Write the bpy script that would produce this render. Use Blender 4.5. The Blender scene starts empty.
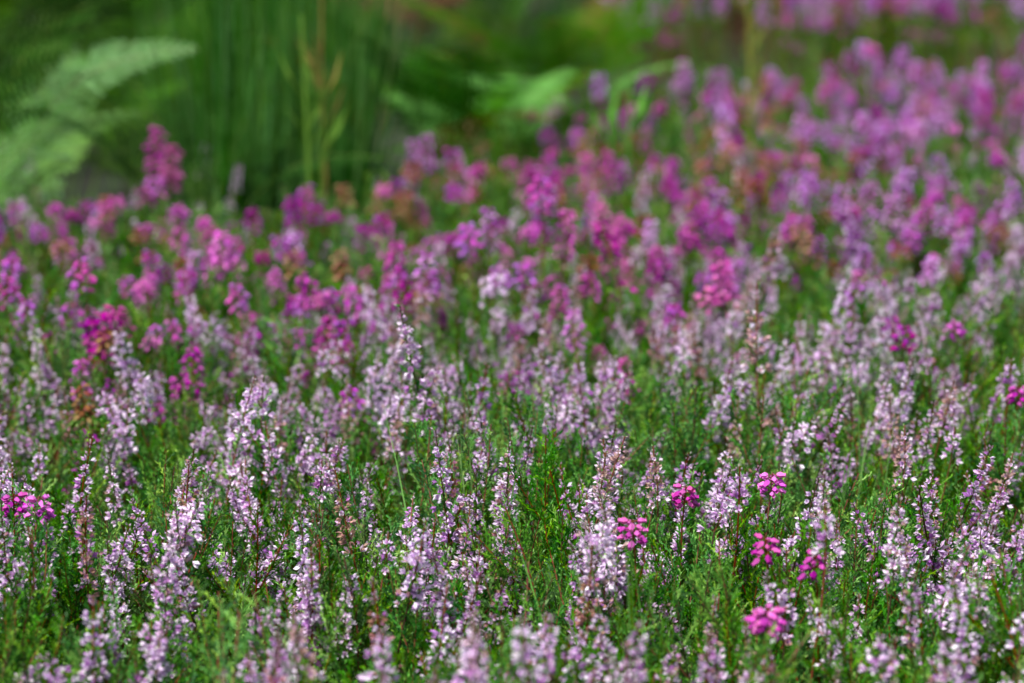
import bpy, math, random
import numpy as np
from mathutils import Vector, noise, Matrix
R=random.Random(11)
scene=bpy.context.scene
def U(a,b): return R.uniform(a,b)
def vary(c,a=0.15):
    k=1+U(-a,a); return tuple(max(0,min(1,x*k*(1+U(-a,a)*0.4))) for x in c)
def mixc(a,b,t): return tuple(a[i]*(1-t)+b[i]*t for i in range(3))

# ---------- materials ----------
def petal_mat(name, trans=0.3, hv=0.03, vv=0.35, sv=0.2, gloss=0.0):
    m=bpy.data.materials.new(name); m.use_nodes=True
    nt=m.node_tree; N=nt.nodes; L=nt.links; N.clear()
    out=N.new('ShaderNodeOutputMaterial')
    at=N.new('ShaderNodeAttribute'); at.attribute_name='Col'
    oi=N.new('ShaderNodeObjectInfo')
    hs=N.new('ShaderNodeHueSaturation')
    def mr(lo,hi,src):
        n=N.new('ShaderNodeMapRange'); n.inputs[3].default_value=lo; n.inputs[4].default_value=hi
        L.new(src,n.inputs[0]); return n.outputs[0]
    mul=N.new('ShaderNodeMath'); mul.operation='MULTIPLY'; mul.inputs[1].default_value=37.17
    fr=N.new('ShaderNodeMath'); fr.operation='FRACT'
    L.new(oi.outputs['Random'],mul.inputs[0]); L.new(mul.outputs[0],fr.inputs[0])
    L.new(mr(0.5-hv,0.5+hv,oi.outputs['Random']),hs.inputs['Hue'])
    L.new(mr(1-vv,1+vv*0.6,fr.outputs[0]),hs.inputs['Value'])
    L.new(mr(1+sv,1-sv,fr.outputs[0]),hs.inputs['Saturation'])
    L.new(at.outputs['Color'],hs.inputs['Color'])
    p=N.new('ShaderNodeBsdfDiffuse'); L.new(hs.outputs[0],p.inputs['Color'])
    t=N.new('ShaderNodeBsdfTranslucent'); L.new(hs.outputs[0],t.inputs['Color'])
    mx=N.new('ShaderNodeMixShader'); mx.inputs[0].default_value=trans
    L.new(p.outputs[0],mx.inputs[1]); L.new(t.outputs[0],mx.inputs[2])
    last=mx
    if gloss>0:
        g=N.new('ShaderNodeBsdfGlossy'); g.inputs['Roughness'].default_value=.4; g.inputs['Color'].default_value=(.9,1,.85,1)
        m2=N.new('ShaderNodeMixShader'); m2.inputs[0].default_value=gloss
        L.new(mx.outputs[0],m2.inputs[1]); L.new(g.outputs[0],m2.inputs[2]); last=m2
    L.new(last.outputs[0],out.inputs[0])
    return m
M_ling=petal_mat('ling_flower',0.25,hv=0.018,vv=0.24,sv=0.25)
M_bell=petal_mat('bell_flower',0.2,hv=0.028,vv=0.38,sv=0.1)
M_leaf=petal_mat('heather_leaf',0.25,hv=0.02,vv=0.4,gloss=.015)
M_brk=petal_mat('bracken_leaf',0.3,hv=0.02,vv=0.45)

# ---------- mesh builder ----------
class MB:
    def __init__(s): s.v=[];s.f=[];s.c=[];s.m=[]
    def face(s,pts,col,mat=0):
        b=len(s.v); s.v.extend([tuple(p) for p in pts]); s.f.append(tuple(range(b,b+len(pts)))); s.c.append(col); s.m.append(mat)
    def tube(s,path,r0,r1,col,mat=0,n=4):
        rings=[]
        for i,p in enumerate(path):
            d=(path[min(i+1,len(path)-1)]-path[max(i-1,0)]).normalized()
            u,v=frame(d); r=r0+(r1-r0)*i/(len(path)-1)
            b=len(s.v)
            for k in range(n):
                a=2*math.pi*k/n; s.v.append(tuple(p+(u*math.cos(a)+v*math.sin(a))*r))
            rings.append(b)
        for i in range(len(rings)-1):
            for k in range(n):
                a,b=rings[i],rings[i+1]; k2=(k+1)%n
                s.f.append((a+k,a+k2,b+k2,b+k)); s.c.append(col); s.m.append(mat)
    def build(s,name,mats):
        me=bpy.data.meshes.new(name); me.from_pydata(s.v,[],s.f)
        ca=me.color_attributes.new('Col','FLOAT_COLOR','CORNER')
        arr=[]
        for f,c in zip(s.f,s.c): arr.extend([c[0],c[1],c[2],1.0]*len(f))
        ca.data.foreach_set('color',arr)
        for m in mats: me.materials.append(m)
        me.polygons.foreach_set('material_index',s.m)
        me.update()
        return bpy.data.objects.new(name,me)
def frame(d):
    a=Vector((0,0,1)) if abs(d.z)<0.9 else Vector((1,0,0))
    u=d.cross(a).normalized(); return u,d.cross(u).normalized()
def leaf(mb,p,d,l,w,col,mat=0):
    u,v=frame(d); a=U(0,math.pi); s=(u*math.cos(a)+v*math.sin(a))*w*0.5
    nn=d.cross(s).normalized()*l*0.08
    mb.face((p,p+d*l*0.5+s+nn,p+d*l,p+d*l*0.5-s+nn),col,mat)
def path(p,d,l,n=6,wob=0.12,up=0.0):
    out=[p.copy()]; d=d.normalized()
    for i in range(n):
        d=(d+Vector((U(-wob,wob),U(-wob,wob),U(-wob,wob)+up))).normalized(); p=p+d*l/n; out.append(p.copy())
    return out
def at(pa,t):
    x=t*(len(pa)-1); i=min(int(x),len(pa)-2); return pa[i].lerp(pa[i+1],x-i),(pa[i+1]-pa[i]).normalized()
def radial(d,a):
    u,v=frame(d); return u*math.cos(a)+v*math.sin(a)

# colours
LEAF=(0.09,0.31,0.02); LEAFD=(0.03,0.14,0.018); LEAFY=(0.24,0.50,0.04); WOOD=(0.09,0.045,0.03); REDST=(0.24,0.055,0.03)
PALE=(0.98,0.89,0.98); LIL=(0.84,0.58,0.87); DEEP=(0.58,0.26,0.62); FADE=(0.52,0.31,0.27); BUD=(0.42,0.27,0.27)

def floret(mb,p,d,s,c1,c2):
    a0=U(0,6.3); op=U(0.38,0.62)
    for k in range(4):
        r=radial(d,a0+k*math.pi/2); sd=d.cross(r)
        c=vary(c1,0.10)
        mb.face((p,p+d*s*.55+r*s*op*.8+sd*s*.26,p+d*s*1.0+r*s*op*1.05,p+d*s*.55+r*s*op*.8-sd*s*.26),c,0)
    for k in range(3):
        r=radial(d,a0+(k+.5)*math.pi/1.5); sd=d.cross(r)
        mb.face((p,p+d*s*.42+r*s*op*.5+sd*s*.2,p+d*s*.78+r*s*op*.45,p+d*s*.42+r*s*op*.5-sd*s*.2),vary(c2,.12),0)
def bud(mb,p,d,s,c):
    u,v=frame(d)
    t=p+d*s
    q=[p+d*s*.5+u*s*.3,p+d*s*.5+v*s*.3,p+d*s*.5-u*s*.3,p+d*s*.5-v*s*.3]
    for k in range(4):
        mb.face((p,q[k],t,q[(k+1)%4]),vary(c,.1),0)

def ling_spike(mb,pa,faded=0.0,dens=1.0,start=0.0,fat=1.0):
    L=sum((pa[i+1]-pa[i]).length for i in range(len(pa)-1))*(1-start)
    n=int(L/0.00098*dens); a=U(0,6)
    budt=U(0.70,0.92)
    ph=U(0,6); fr=U(450,750)
    for i in range(n):
        t=start+(1-start)*(i+U(0,.8))/n
        tt=(t-start)/(1-start)
        if math.sin(tt*L*fr+ph)<-.74: continue
        p,d=at(pa,min(t,.999)); a+=2.4+U(-.5,.5)
        r=radial(d,a)
        if R.random()<0.05: continue
        wid=(0.0042+0.0026*math.sin(tt*9+a*.1))*(1-0.66*tt)*U(.4,1.35)*fat
        q=p+r*wid
        dd=(r*U(.6,1)+d*U(-.15,.75)+Vector((0,0,U(-.4,.1)))).normalized()
        if tt<budt:
            s=U(0.0042,0.0066)*(1-.42*tt)
            x=R.random()
            c1=mixc(LIL,PALE,R.random()) if x>.14 else DEEP
            if R.random()<faded: c1=vary(FADE,.2)
            floret(mb,q,dd,s,c1,mixc(DEEP,LIL,U(0,.6)) if R.random()>faded else FADE)
            if i%3==0: mb.tube([p,q],.0003,.0003,LEAFY,1,3)
        else:
            bud(mb,p+r*wid*.6,(dd+d).normalized(),U(.0022,.0036),mixc(mixc(BUD,LIL,U(0,.8)),LEAF,U(0,.35)))
        if i%2==0: leaf(mb,p,(r+d*1.2).normalized(),U(.002,.004),.0013,vary(LEAF,.25),1)

def shootlets(mb,pa,t0,t1,n,ll,cols,branch=0.02,w=.0011):
    for i in range(n):
        t=t0+(t1-t0)*(i+U(0,.9))/n
        p,d=at(pa,min(t,.99)); r=radial(d,U(0,6.3))
        bl=branch*(1-.6*(t-t0)/(t1-t0+1e-6))*U(.6,1.3)
        bp=path(p,(r*.75+d*.9),bl,3,.12,.08)
        c=R.choice(cols)
        m=max(5,int(bl/.0013))
        for j in range(m):
            q,e=at(bp,min((j+1)/m,.99)); rr=radial(e,(j%4)*math.pi/2+U(-.4,.4))
            leaf(mb,q,(rr*.7+e*1.0).normalized(),ll*U(.7,1.2),w*U(.8,1.3),vary(c,.18),1)
        mb.tube(bp,.0005,.0003,vary(c,.1),1,3)
def stemleaves(mb,pa,t0,t1,n,ll,cols,w=.0012):
    for j in range(n):
        t=t0+(t1-t0)*j/n; q,e=at(pa,min(t,.99)); rr=radial(e,j*2.4)
        leaf(mb,q,(rr*.8+e).normalized(),ll*U(.7,1.2),w,vary(R.choice(cols),.2),1)

GC=[LEAF,LEAF,LEAFY,LEAFD]
def make_coll(name,obs):
    c=bpy.data.collections.new(name)
    for o in obs: c.objects.link(o)
    return c
ling=[]
for v in range(16):
    mb=MB(); h=U(.228,.268)
    pa=path(Vector((0,0,0)),Vector((U(-.14,.14),U(-.14,.14),1)),h,9,.10,.03)
    mb.tube(pa,.0012,.0005,WOOD if v%2 else REDST,1,4)
    fl=U(.026,.068)/h
    faded=[0,.05,.1,0,.4,.05,0,.15,.75,.05,0,.1,0,.05,0,.2][v]
    ling_spike(mb,pa,faded,1.0,1-fl,U(.75,1.25))
    shootlets(mb,pa,1-fl-.22,1-fl+.05,12,.0038,GC,.022,.0014)
    for k in range([1,2,1,2,0,1,3,0,1,2,1,0,1,2,0,2][v]):
        p,d=at(pa,U(1-fl-.17,1-fl*.6)); r=radial(d,U(0,6.3))
        bp=path(p,r*.75+d,U(.02,.045),5,.14,.12)
        mb.tube(bp,.0006,.0003,REDST,1,3)
        ling_spike(mb,bp,faded,.95,U(.15,.35),.9); stemleaves(mb,bp,0,.35,10,.003,GC)
    ling.append(mb.build('ling_stem_%02d'%v,[M_ling,M_leaf]))
C_ling=make_coll('ling_stems',ling)
shoots=[]
for v in range(8):
    mb=MB(); h=U(.218,.255)
    pa=path(Vector((0,0,0)),Vector((U(-.15,.15),U(-.15,.15),1)),h,8,.08,.02)
    mb.tube(pa,.0013,.0005,WOOD if v%2 else REDST,1,3)
    cs=[GC,[LEAFY,LEAF],[LEAFD,LEAF],GC][v%4]
    shootlets(mb,pa,.55,.97,22,.0038,cs,.03,.0013)
    stemleaves(mb,pa,.6,1,50,.0042,cs,.0013)
    for k in range(2):
        p,d=at(pa,U(.5,.75)); r=radial(d,U(0,6.3))
        bp=path(p,r*.7+d,U(.05,.075),5,.1,.1)
        mb.tube(bp,.0007,.0003,REDST,1,3)
        shootlets(mb,bp,.15,.97,12,.0036,cs,.02,.0013); stemleaves(mb,bp,.2,1,30,.004,cs,.0013)
    shoots.append(mb.build('green_shoot_%02d'%v,[M_ling,M_leaf]))
C_shoot=make_coll('green_shoots',shoots)

def bell(mb,p,d,s,c):
    n=4; rs=[(0,.2),(.4,.42),(.95,.2),(1.08,.32)]
    u,v=frame(d); rings=[]
    for z,r in rs:
        rings.append([p+d*s*z+(u*math.cos(2*math.pi*k/n)+v*math.sin(2*math.pi*k/n))*s*r for k in range(n)])
    for i in range(len(rings)-1):
        for k in range(n):
            mb.face((rings[i][k],rings[i][(k+1)%n],rings[i+1][(k+1)%n],rings[i+1][k]),vary(c,.08),0)
MAG=(.56,.05,.45); MAGD=(.34,.02,.29); PURP=(.48,.10,.56); RUST=(.36,.14,.065); PINKM=(.72,.15,.55)
bells=[]
def make_bell(v,cols,h,hl,nb,name,br=None):
    mb=MB()
    pa=path(Vector((0,0,0)),Vector((U(-.12,.12),U(-.12,.12),1)),h,8,.07,.03)
    mb.tube(pa,.0011,.0006,REDST,1,3)
    def head(pa,L,nb):
        Lp=sum((pa[i+1]-pa[i]).length for i in range(len(pa)-1))
        a=0
        for i in range(nb):
            t=1-L/Lp*(1-i/nb)
            p,d=at(pa,min(t,.995)); a+=2.4+U(-.3,.3); r=radial(d,a)
            w=(.002+.0042*math.sin(math.pi*min(1,(i/nb)*.8+.2)))*U(.5,1.4)
            dd=(r+d*U(-.5,.35)+Vector((0,0,-.25))).normalized()
            bell(mb,p+r*w,dd,U(.0040,.0063),vary(R.choice(cols),.15))
            mb.tube([p,p+r*w],.0004,.0004,REDST,1,3)
    head(pa,hl,nb)
    for k in range(R.choice([0,1,1,2]) if br is None else br):
        p,d=at(pa,U(.6,.8)); bp=path(p,radial(d,U(0,6.3))*.5+d,U(.03,.05),4,.1,.1)
        mb.tube(bp,.0007,.0005,REDST,1,3); stemleaves(mb,bp,0,.6,12,.005,GC,.0012); head(bp,hl*.5,max(6,int(nb*.45)))
    shootlets(mb,pa,.45,1-hl/h,12,.005,GC,.024,.0017); stemleaves(mb,pa,.5,1-hl/h+.04,36,.007,GC,.0017)
    return mb.build(name,[M_bell,M_leaf])
for v in range(8):
    bells.append(make_bell(v,[[MAG,PURP],[MAG,MAGD],[MAG,PINKM],[PURP,MAG]][v%4] if v!=5 else [PINKM,MAG],U(.23,.27) if v!=5 else .25,[.022,.032,.045,.024,.030,.015,.036,.028][v],[17,24,32,18,22,18,28,21][v],'bell_a%02d'%v,0 if v==5 else None))
for v in range(2):
    bells.append(make_bell(v,[RUST,(.44,.24,.13),(.32,.08,.09)],U(.25,.285),U(.018,.03),18,'bell_r%02d'%v))
for v in range(3):
    bells.append(make_bell(v,[(.64,.24,.68),(.74,.40,.82),PURP],U(.235,.275),U(.03,.05),26,'bell_s%02d'%v))
C_bell=make_coll('bell_stems',bells)

def grass_clump(n,h,col,spread,w,name):
    mb=MB()
    for i in range(n):
        p=Vector((U(-1,1)*spread,U(-1,1)*spread,0))
        d=Vector((U(-.2,.2),U(-.2,.2),1)); hh=h*U(.55,1.1)
        pa=path(p,d,hh,6,.05,-.02); c=vary(col,.3); s=radial(Vector((0,0,1)),U(0,3.2))
        for k in range(6):
            w0=w*(1-(k/6)**2); w1=w*(1-((k+1)/6)**2)
            mb.face((pa[k]-s*w0/2,pa[k]+s*w0/2,pa[k+1]+s*w1/2,pa[k+1]-s*w1/2),c,0)
    return mb.build(name,[M_brk])
C_grass=make_coll('grass_tufts',[grass_clump(13,.55,c,.03,.005,'tuft_%d'%i) for i,c in enumerate([(.05,.18,.02),(.06,.20,.022),(.03,.11,.015)])]+
    [grass_clump(14,.30,(.16,.36,.05),.025,.0028,'tuft_s%d'%i) for i in range(2)])

def frond(mb,pa,col,npin=15,maxl=.17,stip=.3,dens=11,wf=.42,pf=.20):
    for i in range(npin):
        t=stip+(1-stip)*i/npin
        p,d=at(pa,t); side=d.cross(Vector((0,0,1)))
        if side.length<.05: side=Vector((1,0,0))
        side.normalize(); 
        ll=maxl*(1-(i/npin)**1.3)*(0.75+.25*min(1,i/2))+.012
        for sg in (-1,1):
            e=(side*sg+d*.45+Vector((0,0,U(-.15,.05)))).normalized()
            pp=path(p,e,ll,4,.05,-.05); mb.tube(pp,.0009,.0004,vary(col,.1),0,3)
            m=max(4,int(dens*ll/maxl*1.4)); 
            for j in range(m):
                q,g=at(pp,(j+.3)/m); pl=ll*pf*(1-.75*j/m)+.004
                nrm=side.cross(d).normalized(); sd=g.cross(nrm).normalized()
                for s2 in (-1,1):
                    f=(sd*s2+g*.35).normalized(); wv=g*ll/m*wf
                    mb.face((q-wv*.6,q+wv*.6,q+f*pl+wv*.35,q+f*pl*1.1,q+f*pl-wv*.3),vary(col,.2),0)
def bracken(col,h,name,nf=3):
    mb=MB()
    for k in range(nf):
        a=k*2*math.pi/nf+U(-.5,.5)
        pa=path(Vector((0,0,0)),Vector((math.cos(a)*.35,math.sin(a)*.35,1)),h,4,.04)
        p=pa[-1]; d=(pa[-1]-pa[-2]).normalized(); pts=list(pa)
        for i in range(10):
            d=(d+Vector((math.cos(a)*.11,math.sin(a)*.11,-.10))).normalized(); p=p+d*h*.12; pts.append(p.copy())
        mb.tube(pts,.003,.001,mixc(col,(.2,.25,.05),.5),0,4)
        frond(mb,pts,col,14,h*.36,.30,8)
    return mb.build(name,[M_brk])
C_brk=make_coll('bracken_plants',[bracken((.07,.20,.014),.42,'brk_a0'),bracken((.16,.44,.035),.36,'brk_a1'),bracken((.03,.10,.012),.48,'brk_a2',4),
    bracken((.20,.075,.03),.36,'brk_z0',2)])

# ---------- instancing ----------
def scatter(name,coll,pts):
    me=bpy.data.meshes.new(name); me.from_pydata([p[0] for p in pts],[],[])
    a=me.attributes.new('rot','FLOAT_VECTOR','POINT'); a.data.foreach_set('vector',[x for p in pts for x in p[1]])
    a=me.attributes.new('scl','FLOAT_VECTOR','POINT'); a.data.foreach_set('vector',[x for p in pts for x in p[2]])
    a=me.attributes.new('idx','INT','POINT'); a.data.foreach_set('value',[p[3] for p in pts])
    ob=bpy.data.objects.new(name,me); scene.collection.objects.link(ob)
    ng=bpy.data.node_groups.new(name+'_scatter','GeometryNodeTree')
    ng.interface.new_socket('Geometry',in_out='INPUT',socket_type='NodeSocketGeometry')
    ng.interface.new_socket('Geometry',in_out='OUTPUT',socket_type='NodeSocketGeometry')
    N=ng.nodes; L=ng.links
    gi=N.new('NodeGroupInput'); go=N.new('NodeGroupOutput')
    ci=N.new('GeometryNodeCollectionInfo'); ci.inputs['Collection'].default_value=coll
    ci.inputs['Separate Children'].default_value=True; ci.inputs['Reset Children'].default_value=True
    ip=N.new('GeometryNodeInstanceOnPoints'); ip.inputs['Pick Instance'].default_value=True
    def na(nm,ty):
        n=N.new('GeometryNodeInputNamedAttribute'); n.data_type=ty; n.inputs['Name'].default_value=nm
        return n.outputs['Attribute']
    L.new(gi.outputs[0],ip.inputs['Points']); L.new(ci.outputs[0],ip.inputs['Instance'])
    L.new(na('idx','INT'),ip.inputs['Instance Index'])
    L.new(na('rot','FLOAT_VECTOR'),ip.inputs['Rotation']); L.new(na('scl','FLOAT_VECTOR'),ip.inputs['Scale'])
    L.new(ip.outputs[0],go.inputs[0])
    md=ob.modifiers.new('scatter','NODES'); md.node_group=ng
    return ob
def nz(x,y,f,s=0): return noise.noise(Vector((x*f+s,y*f-s*2,s*1.7)))
def mound(x,y): return 1+.10*nz(x,y,3.5,1)+.08*nz(x,y,9,5)
def P(x,y,s,idx,tilt=.18,z=0,sz=None):
    return ((x,y,z),(U(-tilt,tilt),U(-tilt,tilt),U(0,6.283)),(s,s,sz or s),idx)
def bell_front(x): return 2.46+.28*max(-1,min(1,x*2))+.16*nz(x,0,3,9)
def bell_back(x):
    return 3.1+max(0,min(1.95,(x+.35)*2.5))+.25*nz(x,0,2.5,4)
def inside(x,y,m=.35): return abs(x)<.235*y+m
lp=[];sp=[];bp=[];gp=[]
for i in range(5500):
    y=U(.9,3.9); x=U(-1.3,1.3)
    if not inside(x,y): continue
    f=bell_front(x); dd=y-f
    k=1.0 if dd<-.15 else max(0.08,1-(dd+.15)/.5)
    if R.random()>k: continue
    if nz(x,y,8,3)<-.12 and R.random()<.65: continue
    s=mound(x,y)*U(.88,1.12)
    lp.append(P(x,y,s,R.randrange(16),.2))
for i in range(16000):
    y=U(.95,5.2); x=U(-1.6,1.6)
    if not inside(x,y): continue
    if y>bell_back(x)+.2: continue
    sp.append(P(x,y,mound(x,y)*U(.82,1.12),R.randrange(8),.22))
for i in range(8000):
    y=U(2.05,6.0); x=U(-1.8,1.8)
    if not inside(x,y,.4): continue
    f=bell_front(x); dd=y-f
    if y>bell_back(x): continue
    k=min(1,max(0,(dd+.25)/.5))
    if R.random()>k: continue
    if nz(x,y,5,13)<-.14 and R.random()<.85: continue
    r=R.random(); rust=.12+(.22 if (abs(x-.1)<.45 and y>3.2) else 0)
    if r<rust: idx=8+R.randrange(2)
    elif r<rust+.08+(.32 if x>.35 else 0): idx=10+R.randrange(3)
    else: idx=R.randrange(8)
    s=mound(x,y)*U(.86,1.12)
    if R.random()<.05: s*=1.2
    bp.append(P(x,y,s,idx,.2))
for x,y,s,i in [(-.045,2.1,1.40,1),(.232,2.16,1.36,8),(-.275,1.98,1.2,10),(-.222,2.0,1.2,3),(.215,2.55,1.3,4),(.31,2.4,1.2,1),(-.33,2.3,1.2,0),(.0,2.5,1.25,9),(.42,2.1,1.1,6)]:
    lp.append(P(x,y,s,i,.06))
for x,y in [(.089,1.646),(.193,1.784),(.178,1.64),(.137,1.78),(.149,1.49),(.153,1.47),(-.37,1.706),(-.365,1.73),(.445,2.36),(.445,2.1),(.21,1.60)]:
    bp.append(P(x,y,U(1.04,1.10),5,.07))
for x,y,s,i in [(-.52,3.35,1.42,2),(-.515,3.33,1.36,6),(-.40,3.3,1.25,3),(.04,2.75,1.4,4),(.05,2.78,1.3,2),(.17,2.6,1.3,1),(.2,2.62,1.25,6),(.38,2.35,1.15,0)]:
    bp.append(P(x,y,s,i,.08))
for i in range(1500):
    y=U(5.7,9.0); x=U(.28,2.1)
    if nz(x,y,1.6,21)<-.08: continue
    bp.append(P(x,y,U(1.25,1.6),R.choice([0,1,3,10,11,12,10,11,8]),.2))
scatter('ling_heather',C_ling,lp)
scatter('heather_foliage',C_shoot,sp)
scatter('bell_heather',C_bell,bp)
for i in range(210):
    y=U(3.7,5.2); x=(-.54+.24*R.random())*y/4.2
    gp.append(P(x,y,U(.75,1.2),R.randrange(3),.14))
for i in range(500):
    y=U(3.4,10); x=U(-3.4,3.4)
    if y<bell_back(x)+.1 or not inside(x,y,.6): continue
    if x<-.5: continue
    gp.append(P(x,y,U(.5,.9)*(1+.06*(y-3.4)),3+R.randrange(2) if R.random()<.5 else R.randrange(3),.25))
for i in range(50):
    y=U(1.5,4.6); x=U(-1,1)
    if inside(x,y,.2): gp.append(P(x,y,U(.8,1.1),3+R.randrange(2),.15))
scatter('tall_grass',C_grass,gp)
kp=[]
for i in range(900):
    y=U(3.3,13); x=U(-4.3,4.3)
    if y<bell_back(x)+.25 or not inside(x,y,.8): continue
    if -.56<x*4.2/y<-.32 and y<5.0: continue
    if .25<x<2.1 and 5.6<y<9.0 and R.random()<.94: continue
    s=U(.38,.70)*(1+.09*max(0,y-4))
    if x>.2 and y<5.7: s=U(.28,.38)
    idx=R.choice([0,0,1,2,2])
    if nz(x,y,2.5,31)>.20 and abs(x+.05)<.7: idx=3
    kp.append(P(x,y,s,idx,.25))
for x,y,s in [(-.98,3.95,.6),(-.90,3.65,.5),(-.82,3.85,.52),(-.78,4.25,.58),(-.70,4.5,.58),(-1.0,4.4,.6),(-.86,4.6,.6),(-.02,4.2,.58),(.10,4.5,.6),(-.12,4.5,.62)]:
    kp.append(P(x,y,s,1,.1))
scatter('bracken',C_brk,kp)

mb=MB()
pts=[Vector((-.80,3.72,0)),Vector((-.79,3.71,.10)),Vector((-.775,3.7,.19)),Vector((-.745,3.69,.265)),Vector((-.705,3.68,.33)),Vector((-.655,3.67,.38)),Vector((-.595,3.66,.405)),Vector((-.53,3.65,.42)),Vector((-.47,3.64,.425))]
mb.tube(pts,.003,.001,(.35,.45,.22),0,5)
def facing_frond(mb,pts,col):
    n=24
    for i in range(n):
        t=.22+.78*i/n; p,d=at(pts,t)
        nrm=Vector((.25,-.62,.75)).normalized(); side=d.cross(nrm).normalized()
        ll=(.08*(1-(i/n)**1.4)+.008)
        for sg in (-1,1):
            e=(side*sg+d*.5).normalized(); pp=path(p,e,ll,4,.04); mb.tube(pp,.001,.0004,col,0,3)
            m=8
            for j in range(m):
                q,g=at(pp,(j+.3)/m); pl=ll*.14*(1-.7*j/m)+.003; s3=g.cross(nrm).normalized()
                for s2 in (-1,1):
                    f=(s3*s2+g*.4).normalized(); wv=g*ll/m*.45
                    mb.face((q-wv*.6,q+wv*.6,q+f*pl+wv*.3,q+f*pl*1.15,q+f*pl-wv*.3),vary(col,.2),0)
facing_frond(mb,pts,(.32,.60,.25))
o=mb.build('fern_frond',[M_brk]); scene.collection.objects.link(o)

mb=MB()
for (x,y,h,c,w) in [(-.27,3.35,.50,(.26,.42,.08),.0045),(-.275,3.37,.42,(.22,.36,.07),.004),(.155,3.5,.38,(.25,.5,.10),.0035),(.165,3.52,.35,(.25,.5,.1),.003),(.42,4.2,.5,(.4,.36,.1),.004),(-.26,3.38,.62,(.3,.24,.08),.0035)]:
    pa=path(Vector((x,y,0)),Vector((U(-.05,.05),0,1)),h,7,.03); mb.tube(pa,w,w*.5,c,0,5)
    for j in range(7):
        p,d=at(pa,U(.4,.9)); leaf(mb,p,(radial(d,U(0,6))*.5+d).normalized(),.08,.008,c,0)
pa=path(Vector((.70,3.1,.1)),Vector((.02,0,1)),.24,6,.15); mb.tube(pa,.003,.002,(.6,.55,.48),0,5)
pa=path(Vector((.70,3.1,.28)),Vector((-.6,0,.5)),.10,6,.2); mb.tube(pa,.002,.001,(.6,.55,.48),0,5)
o=mb.build('plant_stems',[M_brk]); scene.collection.objects.link(o)

# ---------- ground ----------
xs=sorted(set(list(np.linspace(-6,6,61))+[-200,-100,-50,-25,-12,12,25,50,100,200]))
ys=sorted(set(list(np.linspace(-2,14,81))+[-200,-80,-20,-8,20,30,50,100,200,300]))
vs=[(x,y,.015*nz(x,y,3) + (max(0,y-12)*.012)) for y in ys for x in xs]
nx=len(xs); fs=[(j*nx+i,j*nx+i+1,(j+1)*nx+i+1,(j+1)*nx+i) for j in range(len(ys)-1) for i in range(nx-1)]
me=bpy.data.meshes.new('ground'); me.from_pydata(vs,[],fs); g=bpy.data.objects.new('ground',me); scene.collection.objects.link(g)
m=bpy.data.materials.new('moor_soil'); m.use_nodes=True; nt=m.node_tree; b=nt.nodes['Principled BSDF']; b.inputs['Roughness'].default_value=.95
n=nt.nodes.new('ShaderNodeTexNoise'); n.inputs['Scale'].default_value=18; n.inputs['Detail'].default_value=8
tc=nt.nodes.new('ShaderNodeTexCoord'); nt.links.new(tc.outputs['Object'],n.inputs['Vector'])
cr=nt.nodes.new('ShaderNodeValToRGB'); cr.color_ramp.elements[0].position=.35; cr.color_ramp.elements[0].color=(.02,.014,.008,1); cr.color_ramp.elements[1].position=.65; cr.color_ramp.elements[1].color=(.02,.045,.01,1)
nt.links.new(n.outputs[0],cr.inputs[0]); nt.links.new(cr.outputs[0],b.inputs['Base Color']); me.materials.append(m)

# ---------- light ----------
el,rot=math.radians(60),math.radians(-140)
w=bpy.data.worlds.new('World'); scene.world=w; w.use_nodes=True; nt=w.node_tree
sk=nt.nodes.new('ShaderNodeTexSky'); sk.sky_type='NISHITA'; sk.sun_disc=False; sk.sun_elevation=el; sk.sun_rotation=rot; sk.dust_density=4
bg=nt.nodes['Background']; bg.inputs[1].default_value=.15; nt.links.new(sk.outputs[0],bg.inputs[0])
ld=bpy.data.lights.new('sun','SUN'); ld.energy=5; ld.angle=math.radians(3); ld.color=(1,.98,.96)
lo=bpy.data.objects.new('sun',ld); scene.collection.objects.link(lo)
sd=Vector((math.sin(rot)*math.cos(el),math.cos(rot)*math.cos(el),math.sin(el)))
lo.rotation_euler=sd.to_track_quat('Z','Y').to_euler()
# ---------- camera ----------
cd=bpy.data.cameras.new('camera'); cam=bpy.data.objects.new('camera',cd); scene.collection.objects.link(cam)
cam.location=(0,0,.75); cam.rotation_euler=(math.radians(90-12),0,0)
cd.lens=85; cd.sensor_width=36; cd.clip_end=1000; cd.clip_start=.02
cd.dof.use_dof=True; cd.dof.focus_distance=1.84; cd.dof.aperture_fstop=4.8
scene.camera=cam
scene.view_settings.view_transform='Standard'; scene.view_settings.look='None'; scene.view_settings.exposure=0
print('counts',len(lp),len(sp),len(bp),len(gp),len(kp))
